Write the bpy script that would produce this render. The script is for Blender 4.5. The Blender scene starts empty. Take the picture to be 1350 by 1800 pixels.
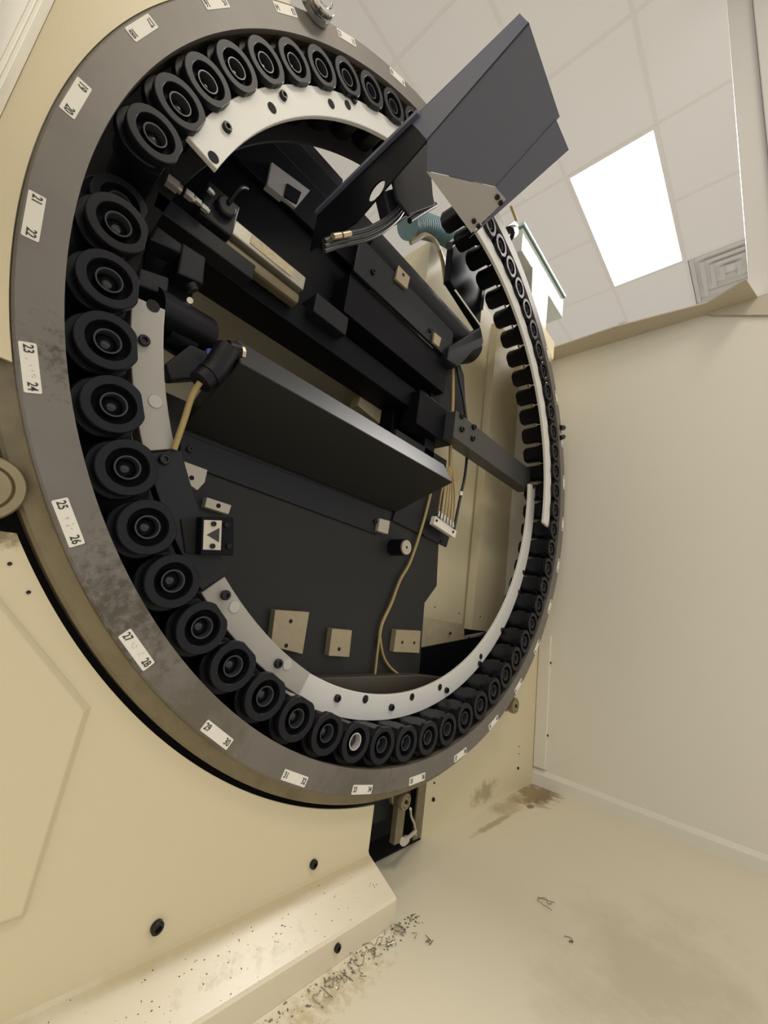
import bpy, bmesh, math, random
from mathutils import Vector, Matrix
random.seed(7)
S = bpy.context.scene
COL = S.collection
PI = math.pi
R = math.radians

# ------------------------------------------------------------------ camera
W, H = 1350.0, 1800.0
FPX = 717.8                                        # focal length in pixels of the 1350x1800 frame
CAM = Vector((-0.9432, -0.6864, -0.5685))          # ring centre is the origin, ring plane is y = 0, z is up
ROT = Matrix.Rotation(-0.80327, 3, 'Z') @ Matrix.Rotation(1.79897, 3, 'X') @ Matrix.Rotation(0.14021, 3, 'Z')
cd = bpy.data.cameras.new('camera')
cd.sensor_fit = 'VERTICAL'; cd.sensor_height = 36.0; cd.lens = FPX / H * 36.0
cd.clip_start = 0.01; cd.clip_end = 100
cam = bpy.data.objects.new('camera', cd); COL.objects.link(cam)
cam.matrix_world = Matrix.Translation(CAM) @ ROT.to_4x4()
S.camera = cam

def at(u, v, axis, val):
    """point of the photograph taken back onto a plane of the machine (x, y or z = val)"""
    d = ROT @ Vector(((u - W / 2) / FPX, -(v - H / 2) / FPX, -1.0))
    return CAM + d * ((val - CAM[axis]) / d[axis])
def PX(u, v, x): return at(u, v, 0, x)
def PY(u, v, y): return at(u, v, 1, y)
def PZ(u, v, z): return at(u, v, 2, z)

# ------------------------------------------------------------------ world, exposure, lights
S.view_settings.view_transform = 'Standard'; S.view_settings.look = 'None'
S.view_settings.gamma = 1.0; S.view_settings.use_curve_mapping = False
S.view_settings.exposure = 0.26
w = bpy.data.worlds.new('shop_air'); S.world = w; w.use_nodes = True
bg = w.node_tree.nodes['Background']
bg.inputs[0].default_value = (1.0, 0.972, 0.935, 1); bg.inputs[1].default_value = 0.84

CEIL = 3.0
def area(name, loc, sx, sy, power, col, rot=(0, 0, 0)):
    l = bpy.data.lights.new(name, 'AREA'); l.shape = 'RECTANGLE'; l.size = sx; l.size_y = sy
    l.energy = power; l.color = col
    o = bpy.data.objects.new(name, l); COL.objects.link(o); o.location = loc; o.rotation_euler = rot
    return o
area('troffer_light', (2.35, 0.0, CEIL - 0.03), 1.30, 0.55, 165, (1.0, 0.96, 0.92))
area('shop_troffer_light', (-0.45, -1.85, CEIL - 0.05), 1.3, 0.6, 30, (1.0, 0.92, 0.78))
area('shop_troffer_light', (-2.55, -1.85, CEIL - 0.05), 1.3, 0.6, 18, (1.0, 0.92, 0.78))

# ------------------------------------------------------------------ materials
def mat(name, col, rough=0.5, metal=0.0, bump=0.0, bscale=200.0, var=0.0, vscale=6.0, vcol=None, spec=0.5, emit=None, es=1.0):
    m = bpy.data.materials.new(name); m.use_nodes = True
    nt = m.node_tree; b = nt.nodes['Principled BSDF']
    b.inputs['Base Color'].default_value = (*col, 1); b.inputs['Roughness'].default_value = rough
    b.inputs['Metallic'].default_value = metal; b.inputs['Specular IOR Level'].default_value = spec
    if emit:
        b.inputs['Emission Color'].default_value = (*emit, 1); b.inputs['Emission Strength'].default_value = es
    geo = nt.nodes.new('ShaderNodeNewGeometry')
    if var > 0:
        n = nt.nodes.new('ShaderNodeTexNoise'); n.inputs['Scale'].default_value = vscale; n.inputs['Detail'].default_value = 6
        n.inputs['Roughness'].default_value = 0.65
        nt.links.new(geo.outputs['Position'], n.inputs['Vector'])
        r = nt.nodes.new('ShaderNodeValToRGB'); r.color_ramp.elements[0].position = 0.42; r.color_ramp.elements[1].position = 0.72
        nt.links.new(n.outputs[0], r.inputs[0])
        x = nt.nodes.new('ShaderNodeMix'); x.data_type = 'RGBA'
        x.inputs[6].default_value = (*col, 1); x.inputs[7].default_value = (*(vcol or tuple(c * 0.6 for c in col)), 1)
        mu = nt.nodes.new('ShaderNodeMath'); mu.operation = 'MULTIPLY'; mu.inputs[1].default_value = var
        nt.links.new(r.outputs[0], mu.inputs[0]); nt.links.new(mu.outputs[0], x.inputs[0])
        nt.links.new(x.outputs[2], b.inputs['Base Color'])
    if bump > 0:
        n2 = nt.nodes.new('ShaderNodeTexNoise'); n2.inputs['Scale'].default_value = bscale; n2.inputs['Detail'].default_value = 3
        nt.links.new(geo.outputs['Position'], n2.inputs['Vector'])
        bp = nt.nodes.new('ShaderNodeBump'); bp.inputs['Strength'].default_value = bump; bp.inputs['Distance'].default_value = 0.002
        nt.links.new(n2.outputs[0], bp.inputs['Height']); nt.links.new(bp.outputs[0], b.inputs['Normal'])
    return m

CREAM = (0.64, 0.562, 0.380)
M = {}
M['cream'] = mat('cream_paint', CREAM, 0.38, bump=0.06, bscale=260, var=0.10, vscale=3.0, vcol=(0.56, 0.48, 0.30))
M['cream_wall'] = mat('cream_wall_paint', (0.71, 0.675, 0.585), 0.32, bump=0.05, bscale=200, var=0.06, vscale=2.0, vcol=(0.62, 0.55, 0.41))
M['cream_light'] = mat('cream_back_paint', (0.60, 0.535, 0.37), 0.4, bump=0.04)
M['steel'] = mat('ring_steel', (0.150, 0.137, 0.128), 0.45, 0.25, bump=0.05, bscale=400, var=0.65, vscale=9.0, vcol=(0.095, 0.08, 0.058))
M['rim'] = mat('oily_rim', (0.20, 0.165, 0.10), 0.4, 0.3, var=0.6, vscale=14, vcol=(0.09, 0.07, 0.04))
M['pot'] = mat('black_pot', (0.0055, 0.006, 0.0085), 0.38, bump=0.02, spec=0.2)
M['pot_face'] = mat('pot_face', (0.0085, 0.009, 0.013), 0.38, bump=0.03, bscale=300, spec=0.2)
M['pot_dark'] = mat('pot_recess', (0.0015, 0.0015, 0.002), 0.5, spec=0.06)
M['collar'] = mat('pot_collar', (0.036, 0.038, 0.046), 0.28, spec=0.3)
M['bore'] = mat('glossy_bore', (0.010, 0.010, 0.013), 0.12)
M['collar_pale'] = mat('pale_collar', (0.45, 0.44, 0.42), 0.4)
M['nylon'] = mat('white_nylon', (0.70, 0.69, 0.66), 0.42, var=0.08, vscale=8, vcol=(0.52, 0.50, 0.46))
M['nylon_dim'] = mat('dimmed_white_nylon', (0.36, 0.34, 0.31), 0.45, var=0.10, vscale=8, vcol=(0.28, 0.26, 0.23))  # white nylon with the dimmer light on the left put into its colour
M['trim_shaded'] = mat('trim_shaded', (0.50, 0.445, 0.35), 0.4)  # wall-top flange: shade of its underside put into a darker colour
M['bar'] = mat('bar_grey', (0.050, 0.050, 0.049), 0.4, bump=0.04)
M['nickel'] = mat('nickel', (0.50, 0.49, 0.46), 0.3, 0.6)
M['brown_ledge'] = mat('brown_ledge', (0.055, 0.046, 0.033), 0.45)
M['pencil'] = mat('pencil_grey', (0.30, 0.28, 0.25), 0.6)
M['plug'] = mat('plug_nylon', (0.44, 0.43, 0.40), 0.35)
M['black'] = mat('black_paint', (0.0038, 0.0042, 0.007), 0.45, bump=0.04, bscale=300, spec=0.12)
M['black2'] = mat('charcoal_paint', (0.012, 0.0128, 0.0165), 0.42, bump=0.05, bscale=300, spec=0.25)
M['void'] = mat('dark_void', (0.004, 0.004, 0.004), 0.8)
M['plate'] = mat('dark_plate', (0.022, 0.022, 0.0215), 0.5, bump=0.05, bscale=200, spec=0.25)
M['hood'] = mat('hood_paint', (0.108, 0.118, 0.172), 0.40, bump=0.08, bscale=350)
M['pad'] = mat('bare_pad', (0.36, 0.30, 0.20), 0.4, 0.25, bump=0.05, var=0.35, vscale=40, vcol=(0.26, 0.21, 0.13))
M['pad_pale'] = mat('pale_pad', (0.50, 0.45, 0.37), 0.4, 0.2)
M['gusset'] = mat('bare_gusset', (0.40, 0.39, 0.40), 0.45, 0.2)
M['bolt'] = mat('black_bolt', (0.012, 0.012, 0.012), 0.35, 0.4)
M['label'] = mat('label_white', (0.74, 0.71, 0.64), 0.45)
M['ink'] = mat('label_ink', (0.02, 0.02, 0.02), 0.5)
M['cable'] = mat('tan_cable', (0.34, 0.25, 0.10), 0.42)
M['cable_black'] = mat('black_cable', (0.015, 0.015, 0.015), 0.4)
M['clear'] = mat('pale_tube', (0.45, 0.41, 0.32), 0.25)
M['alu'] = mat('aluminium', (0.46, 0.43, 0.37), 0.36, 0.7, bump=0.05, var=0.25, vscale=30)
M['brass'] = mat('brass_fitting', (0.6, 0.48, 0.33), 0.3, 0.8)
M['hose'] = mat('teal_hose', (0.15, 0.25, 0.28), 0.55, spec=0.25)
M['roller'] = mat('oily_roller', (0.27, 0.22, 0.13), 0.38, 0.35, var=0.4, vscale=25)
M['chrome'] = mat('chrome', (0.55, 0.55, 0.55), 0.15, 0.95)
M['ceil'] = mat('ceiling_tile', (0.88, 0.868, 0.85), 0.9, bump=0.25, bscale=120)
M['tbar'] = mat('ceiling_grid', (0.82, 0.80, 0.77), 0.7)
M['diffuser'] = mat('lit_diffuser', (0.9, 0.9, 0.9), 0.5, emit=(1, 0.985, 0.96), es=9.0)
M['vent'] = mat('vent_white', (0.62, 0.61, 0.60), 0.5)
M['box'] = mat('pale_box', (0.50, 0.52, 0.49), 0.4)
M['gasket'] = mat('green_gasket', (0.05, 0.16, 0.13), 0.5)
M['chip'] = mat('metal_chip', (0.34, 0.31, 0.25), 0.3, 0.8, var=0.8, vscale=150, vcol=(0.08, 0.07, 0.05))
M['chip_dark'] = mat('dark_chip', (0.10, 0.08, 0.05), 0.45, 0.5)
M['plastic'] = mat('black_plastic', (0.006, 0.006, 0.009), 0.4, spec=0.2)
M['blue'] = mat('blue_cap', (0.10, 0.14, 0.55), 0.4)
M['tan_steel'] = mat('brushed_tan_steel', (0.46, 0.39, 0.26), 0.45, 0.2, var=0.4, vscale=30)
M['frame'] = mat('white_frame', (0.84, 0.81, 0.72), 0.3)

def floor_mat(name, base, spots, rough=0.33, metal=0.0, var=0.16, vscale=3.0):
    m = mat(name, base, rough, metal, bump=0.05, bscale=150, var=var, vscale=vscale, vcol=tuple(c * (0.82 if var < .3 else 0.62) for c in base))
    nt = m.node_tree; b = nt.nodes['Principled BSDF']
    src = b.inputs['Base Color'].links[0].from_socket
    geo = nt.nodes.new('ShaderNodeNewGeometry')
    for (c, rad, sc, col, amt, thr) in spots:
        d = nt.nodes.new('ShaderNodeVectorMath'); d.operation = 'SUBTRACT'; d.inputs[1].default_value = c
        nt.links.new(geo.outputs['Position'], d.inputs[0])
        e = nt.nodes.new('ShaderNodeVectorMath'); e.operation = 'DIVIDE'; e.inputs[1].default_value = rad
        nt.links.new(d.outputs[0], e.inputs[0])
        l = nt.nodes.new('ShaderNodeVectorMath'); l.operation = 'LENGTH'; nt.links.new(e.outputs[0], l.inputs[0])
        fall = nt.nodes.new('ShaderNodeMapRange'); fall.inputs[1].default_value = 0.0; fall.inputs[2].default_value = 1.0
        fall.inputs[3].default_value = 1.0; fall.inputs[4].default_value = 0.0
        nt.links.new(l.outputs['Value'], fall.inputs[0])
        n = nt.nodes.new('ShaderNodeTexNoise'); n.inputs['Scale'].default_value = sc; n.inputs['Detail'].default_value = 7; n.inputs['Roughness'].default_value = 0.7
        nt.links.new(geo.outputs['Position'], n.inputs['Vector'])
        mu = nt.nodes.new('ShaderNodeMath'); mu.operation = 'MULTIPLY'
        nt.links.new(n.outputs[0], mu.inputs[0]); nt.links.new(fall.outputs[0], mu.inputs[1])
        mr = nt.nodes.new('ShaderNodeMapRange'); mr.inputs[1].default_value = thr; mr.inputs[2].default_value = thr + 0.16
        mr.inputs[3].default_value = 0; mr.inputs[4].default_value = amt
        nt.links.new(mu.outputs[0], mr.inputs[0])
        x = nt.nodes.new('ShaderNodeMix'); x.data_type = 'RGBA'; x.inputs[7].default_value = (*col, 1)
        nt.links.new(mr.outputs[0], x.inputs[0]); nt.links.new(src, x.inputs[6]); src = x.outputs[2]
    nt.links.new(src, b.inputs['Base Color'])
    return m

# ------------------------------------------------------------------ mesh helpers
def new(): return bmesh.new()
def box(bm, a, b, mtx=None):
    a = Vector(a); b = Vector(b)
    vs = [bm.verts.new((x, y, z)) for x in (a.x, b.x) for y in (a.y, b.y) for z in (a.z, b.z)]
    if mtx:
        for v in vs: v.co = mtx @ v.co
    for f in ((0, 1, 3, 2), (4, 6, 7, 5), (0, 4, 5, 1), (2, 3, 7, 6), (0, 2, 6, 4), (1, 5, 7, 3)):
        bm.faces.new([vs[i] for i in f])
    return vs
def solid(bm, front, back):
    """closed solid between two matching outlines"""
    n = len(front)
    a = [bm.verts.new(p) for p in front]; b = [bm.verts.new(p) for p in back]
    bm.faces.new(a); bm.faces.new(b[::-1])
    for i in range(n):
        j = (i + 1) % n
        bm.faces.new((a[i], b[i], b[j], a[j]))
def prism(bm, pts, vec):
    vec = Vector(vec); pts = [Vector(p) for p in pts]
    solid(bm, pts, [p + vec for p in pts])
def arc(bm, r0, r1, y0, y1, a0, a1, n=48):
    """flat ring sector about the y axis, degrees"""
    full = abs(abs(a1 - a0) - 360) < 1e-6
    rows = []
    for i in range(n if full else n + 1):
        t = R(a0 + (a1 - a0) * i / n); c, s = math.cos(t), math.sin(t)
        rows.append([bm.verts.new((r * c, y, r * s)) for r, y in ((r0, y0), (r1, y0), (r1, y1), (r0, y1))])
    m = len(rows)
    for i in range(m if full else m - 1):
        p, q = rows[i], rows[(i + 1) % m]
        for k in range(4):
            l = (k + 1) % 4
            bm.faces.new((p[k], p[l], q[l], q[k]))
    if not full:
        bm.faces.new(rows[0]); bm.faces.new(rows[-1][::-1])
def lathe(bm, prof, o=(0, 0, 0), ax=(0, 1, 0), n=24, close=False):
    """profile (radius, height) spun about ax through o"""
    ax = Vector(ax).normalized(); o = Vector(o)
    u = ax.orthogonal().normalized(); v = ax.cross(u)
    rows = []
    for i in range(n):
        t = 2 * PI * i / n; d = u * math.cos(t) + v * math.sin(t)
        rows.append([bm.verts.new(o + ax * h + d * r) for r, h in prof])
    k = len(prof)
    for i in range(n):
        p, q = rows[i], rows[(i + 1) % n]
        for j in range(k if close else k - 1):
            l = (j + 1) % k
            if (p[j].co - q[j].co).length < 1e-9 and (p[l].co - q[l].co).length < 1e-9: continue
            bm.faces.new((p[j], p[l], q[l], q[j]))
    bmesh.ops.remove_doubles(bm, verts=bm.verts, dist=1e-6)
def cyl(bm, a, b, r, n=20, r2=None):
    a = Vector(a); b = Vector(b); h = (b - a).length
    lathe(bm, [(0, 0), (r, 0), (r2 if r2 is not None else r, h), (0, h)], a, b - a, n)
def smooth_path(pts, k=6):
    pts = [Vector(p) for p in pts]
    if len(pts) < 3: return pts
    out = []
    for i in range(len(pts) - 1):
        p0 = pts[max(i - 1, 0)]; p1 = pts[i]; p2 = pts[i + 1]; p3 = pts[min(i + 2, len(pts) - 1)]
        for j in range(k):
            t = j / k
            out.append(0.5 * ((2 * p1) + (p2 - p0) * t + (2 * p0 - 5 * p1 + 4 * p2 - p3) * t * t + (3 * p1 - p0 - 3 * p2 + p3) * t ** 3))
    out.append(pts[-1]); return out
def tube(bm, pts, r, n=8, k=6, rad=None):
    P = smooth_path(pts, k); rows = []
    up = Vector((0.3, 0.2, 1)).normalized(); prev = None
    for i, p in enumerate(P):
        d = (P[min(i + 1, len(P) - 1)] - P[max(i - 1, 0)]).normalized()
        u = (prev - d * prev.dot(d)) if prev else d.cross(up)
        u.normalize(); prev = u; v = d.cross(u)
        rr = rad(i, len(P)) if rad else r
        rows.append([bm.verts.new(p + (u * math.cos(2 * PI * j / n) + v * math.sin(2 * PI * j / n)) * rr) for j in range(n)])
    for a, b in zip(rows, rows[1:]):
        for j in range(n): bm.faces.new((a[j], a[(j + 1) % n], b[(j + 1) % n], b[j]))
    bm.faces.new(rows[0][::-1]); bm.faces.new(rows[-1])
def mesh_of(name, bm, m, smooth=None):
    bmesh.ops.recalc_face_normals(bm, faces=bm.faces)
    me = bpy.data.meshes.new(name); bm.to_mesh(me); bm.free()
    if m: me.materials.append(m)
    if smooth:
        for p in me.polygons: p.use_smooth = True
        me.set_sharp_from_angle(angle=R(smooth))
    return me
def obj(name, bm, m, parent=None, smooth=None, bevel=0.0):
    o = bpy.data.objects.new(name, mesh_of(name, bm, m, smooth)); COL.objects.link(o)
    if parent: o.parent = parent
    if bevel:
        b = o.modifiers.new('bevel', 'BEVEL'); b.width = bevel; b.segments = 2; b.limit_method = 'ANGLE'; b.angle_limit = R(35)
    return o
def tag(o, label=None, cat=None, group=None, kind=None):
    if label: o['label'] = label
    if cat: o['category'] = cat
    if group: o['group'] = group
    if kind: o['kind'] = kind
    return o
def empty(name, loc=(0, 0, 0)):
    o = bpy.data.objects.new(name, None); COL.objects.link(o); o.location = loc; o.empty_display_size = 0.02
    return o
def link_mesh(name, me, parent=None, loc=(0, 0, 0), rot=None):
    o = bpy.data.objects.new(name, me); COL.objects.link(o); o.location = loc
    if rot: o.rotation_euler = rot
    if parent: o.parent = parent
    return o
def screw_mesh(name, r, h, m):
    """socket cap screw lying with its head towards -y"""
    bm = new(); lathe(bm, [(0, 0.0), (r, 0.0), (r, -h * 0.8), (r * 0.85, -h), (r * 0.5, -h), (r * 0.45, -h * 0.5), (0, -h * 0.5)], n=14)
    return mesh_of(name, bm, m, 40)
BOLT = screw_mesh('bolt', 0.007, 0.006, M['bolt'])
SCREW = screw_mesh('screw', 0.0045, 0.004, M['bolt'])
bm = new(); cyl(bm, (0, 0, 0), (0, -0.0012, 0), 0.0085, 18); HOLE = mesh_of('hole', bm, M['void'])
def on_face(me, name, parent, u, v, y, s=1.0):
    p = PY(u, v, y); o = link_mesh(name, me, parent, p); o.scale = (s, s, s); return o

# ------------------------------------------------------------------ setting
FZ = -1.22
bm = new(); box(bm, (-3.5, -4.5, FZ - 0.05), (1.055, 0.11, FZ))
floor = tag(obj('floor', bm, floor_mat('cream_floor', (0.70, 0.64, 0.49), [
    ((0.94, 0.05, FZ), (0.30, 0.17, 0.2), 18, (0.17, 0.105, 0.035), 0.92, 0.21), ((0.80, 0.015, FZ), (0.04, 0.02, 0.1), 4, (0.10, 0.06, 0.03), 0.8, 0.15), ((0.55, 0.03, FZ), (0.30, 0.025, 0.1), 12, (0.36, 0.27, 0.12), 0.7, 0.22),
    ((0.80, 0.07, FZ), (0.5, 0.10, 0.2), 9, (0.34, 0.25, 0.11), 0.6, 0.25),
    ((-0.30, -0.10, FZ), (0.5, 0.14, 0.2), 60, (0.40, 0.28, 0.10), 0.5, 0.36),
    ((0.2, -0.5, FZ), (1.1, 0.6, 0.3), 5, (0.50, 0.44, 0.31), 0.5, 0.30)])), kind='structure')
bm = new(); box(bm, (-14, -14, FZ - 0.16), (14, 14, FZ - 0.06)); tag(obj('floor_shop', bm, mat('shop_floor', (0.42, 0.40, 0.37), 0.5)), kind='structure')
XW = 1.055
bm = new(); box(bm, (XW, -0.755, FZ), (XW + 0.02, 0.13, 0.885)); box(bm, (XW + 0.006, 0.13, FZ), (XW + 0.02, 0.42, 1.0))
wall_r = tag(obj('wall_right', bm, M['cream_wall']), kind='structure')
# folded flange along the top of the right wall, with a wider corner gusset at its front end
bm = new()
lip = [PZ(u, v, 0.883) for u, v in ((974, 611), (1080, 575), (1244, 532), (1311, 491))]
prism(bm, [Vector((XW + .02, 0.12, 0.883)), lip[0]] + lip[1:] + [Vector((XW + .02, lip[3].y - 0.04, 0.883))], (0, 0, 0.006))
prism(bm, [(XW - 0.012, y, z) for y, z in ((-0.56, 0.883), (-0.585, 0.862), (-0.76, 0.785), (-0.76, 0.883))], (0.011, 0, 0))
tag(obj('trim_1', bm, M['trim_shaded']), kind='structure')
# front corner post
bm = new(); box(bm, (XW - 0.005, -0.80, 0.889), (XW + 0.06, -0.705, CEIL - 0.02)); box(bm, (XW - 0.03, -0.95, -0.4), (XW + 0.05, -0.80, CEIL - 0.02))
tag(obj('trim_2', bm, mat('post_paint', (0.60, 0.575, 0.55), 0.4), bevel=0.004), kind='structure')
bm = new()
prism(bm, [(XW, 0.11, FZ), (XW - 0.012, 0.11, FZ), (XW - 0.012, 0.11, FZ + 0.045), (XW - 0.004, 0.11, FZ + 0.062), (XW, 0.11, FZ + 0.062)], (0, -4.0, 0))
tag(obj('baseboard_right', bm, M['cream_wall']), kind='structure')
# narrow folded strip on the right wall in the corner
bm = new(); box(bm, (XW - 0.016, 0.055, -1.15), (XW, 0.109, -0.59))
t3 = tag(obj('trim_3', bm, M['cream_wall'], bevel=0.003), kind='structure')
for (u, v) in ((968, 1165), (964, 1292)):
    p = PY(u, v, 0.055); o = link_mesh('screw', SCREW, t3, (XW - 0.009, 0.0545, p.z))

# right back panel with the round opening of the magazine
YB = 0.11
bm = new()
N = 60; ins = []; 
a0, a1 = -75.8, 75.8
for i in range(N + 1):
    t = R(a0 + (a1 - a0) * i / N); ins.append((0.962 * math.cos(t), 0.962 * math.sin(t)))
outl = [(0.236, 1.0), (XW, 1.0), (XW, FZ), (0.236, FZ)]
front = [(x, YB, z) for x, z in ins] + [(x, YB, z) for x, z in outl]
prism(bm, front, (0, 0.008, 0))
wb = tag(obj('wall_back', bm, floor_mat('cream_back_panel', CREAM, [((0.62, YB, -1.17), (0.25, 0.2, 0.09), 22, (0.22, 0.17, 0.08), 0.6, 0.27)])), kind='structure')
for (u, v, s) in ((761, 1405, 1.3), (763, 1376, .7), (910, 1350, 1.2), (912, 1312, .5), (912, 1325, .5)):
    on_face(SCREW, 'screw', wb, u, v, YB, s)
# cream sheet behind the mechanism: two overlapping panels
bm = new(); box(bm, (0.20, 0.36, -0.60), (0.80, 0.37, 1.10)); box(bm, (0.20, 0.37, -0.60), (0.21, 0.80, 1.10)); wi = tag(obj('wall_inner_1', bm, M['cream_light']), kind='structure')  # second box is a side return closing the added shading cavity
bm = new(); box(bm, (0.76, 0.305, -0.61), (XW + 0.005, 0.345, 1.02)); wi2 = tag(obj('wall_inner_2', bm, M['cream_light']), kind='structure')
for (u, v) in ((764, 1067), (807, 1078)): on_face(SCREW, 'screw', wi, u, v, 0.36, .7)
on_face(SCREW, 'screw', wi2, 844, 1084, 0.305, .7)
bm = new(); box(bm, (-1.30, 0.80, -0.60), (0.21, 0.81, 0.66)); box(bm, (-1.30, 0.33, 0.65), (0.20, 0.80, 0.66)); tag(obj('wall_shade_cavity_1', bm, M['cream_light']), kind='structure')  # deep back and roof of a cavity added to keep light out below the beam
bm = new(); box(bm, (-1.31, 0.16, -0.6), (-1.30, 0.81, 0.66)); box(bm, (-1.30, 0.21, -0.61), (0.20, 0.80, -0.60)); tag(obj('wall_shade_cavity_2', bm, M['black']), kind='structure')  # unseen side and bottom added to close that cavity against light
bm = new(); box(bm, (-1.25, 0.40, FZ), (1.35, 0.41, -0.602)); tag(obj('wall_inner_3', bm, M['black']), kind='structure')
# black sheets added behind the ring so the gaps between panels and pots stay dark
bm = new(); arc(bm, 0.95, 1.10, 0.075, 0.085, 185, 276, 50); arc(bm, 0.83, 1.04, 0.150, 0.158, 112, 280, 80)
tag(obj('wall_dark_backing_1', bm, M['void']), kind='structure')
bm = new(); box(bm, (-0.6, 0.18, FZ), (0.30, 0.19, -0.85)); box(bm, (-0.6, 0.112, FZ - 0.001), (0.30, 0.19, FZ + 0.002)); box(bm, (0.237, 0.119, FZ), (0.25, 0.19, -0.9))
tag(obj('wall_dark_backing_2', bm, M['void']), kind='structure')

# ceiling of square tiles in a grid
X0, DX, Y0, DY = 1.655, 0.70, -0.30, 0.62
bm = new(); box(bm, (-4, -5, CEIL + 0.03), (8, 5, CEIL + 0.06))
ceil = tag(obj('ceiling', bm, M['ceil']), kind='structure')
bm = new(); box(bm, (0.0115, 0.0115, -0.006), (DX - 0.0115, DY - 0.0115, 0.012)); TILE = mesh_of('ceiling_tile', bm, M['ceil'])
for i in range(-5, 6):
    for j in range(-4, 5):
        if (i, j) in ((0, 0), (1, 0), (2, -1)): continue
        link_mesh('ceiling_tile', TILE, ceil, (X0 + DX * i, Y0 + DY * j, CEIL))
bm = new()
for i in range(-5, 7):
    for ya, yb in (((-4, 0), (1, 5)) if i == 1 else ((-4, 5),)): box(bm, (X0 + DX * i - 0.012, Y0 + ya * DY, CEIL - 0.0075), (X0 + DX * i + 0.012, Y0 + yb * DY, CEIL + 0.02))
for j in range(-4, 6): box(bm, (X0 - 5 * DX, Y0 + DY * j - 0.0125, CEIL - 0.0085), (X0 + 6 * DX, Y0 + DY * j + 0.012, CEIL + 0.02))
obj('ceiling_grid', bm, M['tbar'], ceil)
lt = empty('ceiling_light', (X0 + DX, Y0 + DY / 2, CEIL)); tag(lt, 'lit white rectangular troffer in the tiled ceiling', 'light')
bm = new()
for a, b in (((-.70, -.31), (.70, -.285)), ((-.70, .285), (.70, .31)), ((-.70, -.285), (-.675, .285)), ((.675, -.285), (.70, .285))):
    box(bm, (*a, -0.012), (*b, 0.02))
obj('frame', bm, M['tbar'], lt)
bm = new(); box(bm, (-.675, -.285, 0.0), (.675, .285, 0.02)); obj('diffuser', bm, M['diffuser'], lt)
vt = empty('ceiling_vent', (X0 + 2.5 * DX, Y0 - DY / 2, CEIL)); tag(vt, 'white square ceiling air vent of nested louvres', 'vent')
for k, s in enumerate((0.33, 0.25, 0.17, 0.09)):
    bm = new(); z = -0.004 - 0.006 * (k % 2); hx, hy = s, s * 0.88; tx = 0.035
    for a, b in (((-hx, -hy), (hx, -hy + tx)), ((-hx, hy - tx), (hx, hy)), ((-hx, -hy + tx), (-hx + tx, hy - tx)), ((hx - tx, -hy + tx), (hx, hy - tx))):
        vs = box(bm, (*a, z), (*b, z + 0.012))
    for v in bm.verts:
        if abs(v.co.x) < hx - tx / 2 and abs(v.co.y) < hy - tx / 2: v.co.z += 0.03
    obj('louvre', bm, M['vent'], vt)
bm = new(); box(bm, (-.34, -.3, 0.035), (.34, .3, 0.045)); obj('backing', bm, M['vent'], vt)
bm = new(); lathe(bm, [(0, 0), (0.05, 0), (0.05, -0.01), (0.035, -0.02), (0.012, -0.025), (0.012, -0.05), (0, -0.05)], (0, 0, 0), (0, 0, 1), 20)
sp = obj('sprinkler', bm, M['vent'], None, 40); sp.location = (3.68, 0.37, CEIL - 0.006); tag(sp, 'small white round sprinkler on the ceiling above the wall top', 'sprinkler')

# ------------------------------------------------------------------ magazine ring with its number plates
bm = new()
prof = [(0.943, 0.0), (0.994, 0.0), (0.997, 0.003), (0.997, 0.013), (0.943, 0.013)]
lathe(bm, prof, n=240, close=True)
M['steel'] = floor_mat('ring_steel_stained', (0.168, 0.152, 0.136), [((-0.74, 0, -0.62), (0.42, 0.3, 0.42), 55, (0.06, 0.048, 0.03), 0.8, 0.36), ((-0.6, 0, -0.78), (0.5, 0.3, 0.4), 16, (0.10, 0.085, 0.055), 0.7, 0.33),
    ((-0.9, 0, -0.3), (0.3, 0.3, 0.3), 80, (0.05, 0.042, 0.03), 0.8, 0.44), ((-0.2, 0, -0.97), (0.6, 0.3, 0.25), 20, (0.10, 0.088, 0.06), 0.6, 0.33)], 0.45, 0.2, 0.5, 7.0)
ring = obj('magazine_ring', bm, M['steel'], None, 30)
tag(ring, 'big grey steel ring carrying numbered white plates and black tool pots', 'ring')
bm = new(); lathe(bm, [(0.95, 0.0131), (0.998, 0.0131), (1.004, 0.019), (1.012, 0.022), (1.018, 0.023), (1.0225, 0.028), (1.0225, 0.062), (0.95, 0.062)], n=240, close=True)
obj('rim', bm, M['rim'], ring, 30)
PH = 175.65
def rounded(w_, h_, r_, n=4):
    pts = []
    for cx, cz, a in ((w_ / 2 - r_, h_ / 2 - r_, 0), (-w_ / 2 + r_, h_ / 2 - r_, 90), (-w_ / 2 + r_, -h_ / 2 + r_, 180), (w_ / 2 - r_, -h_ / 2 + r_, 270)):
        for i in range(n + 1):
            t = R(a + 90 * i / n); pts.append((cx + r_ * math.cos(t), cz + r_ * math.sin(t)))
    return pts
bm = new(); prism(bm, [(x, 0, z) for x, z in rounded(0.066, 0.0185, 0.002)], (0, -0.0008, 0)); PLATE = mesh_of('number_plate', bm, M['label'])
def text_mesh(s, size):
    c = bpy.data.curves.new('printed_number', 'FONT'); c.body = s; c.size = size; c.align_x = 'CENTER'; c.align_y = 'CENTER'; c.extrude = 0.0002; c.offset = 0.00022
    o = bpy.data.objects.new('printed_number', c); COL.objects.link(o)
    dg = bpy.context.evaluated_depsgraph_get(); me = bpy.data.meshes.new_from_object(o.evaluated_get(dg))
    bpy.data.objects.remove(o); me.materials.clear(); me.materials.append(M['ink']); return me
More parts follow.
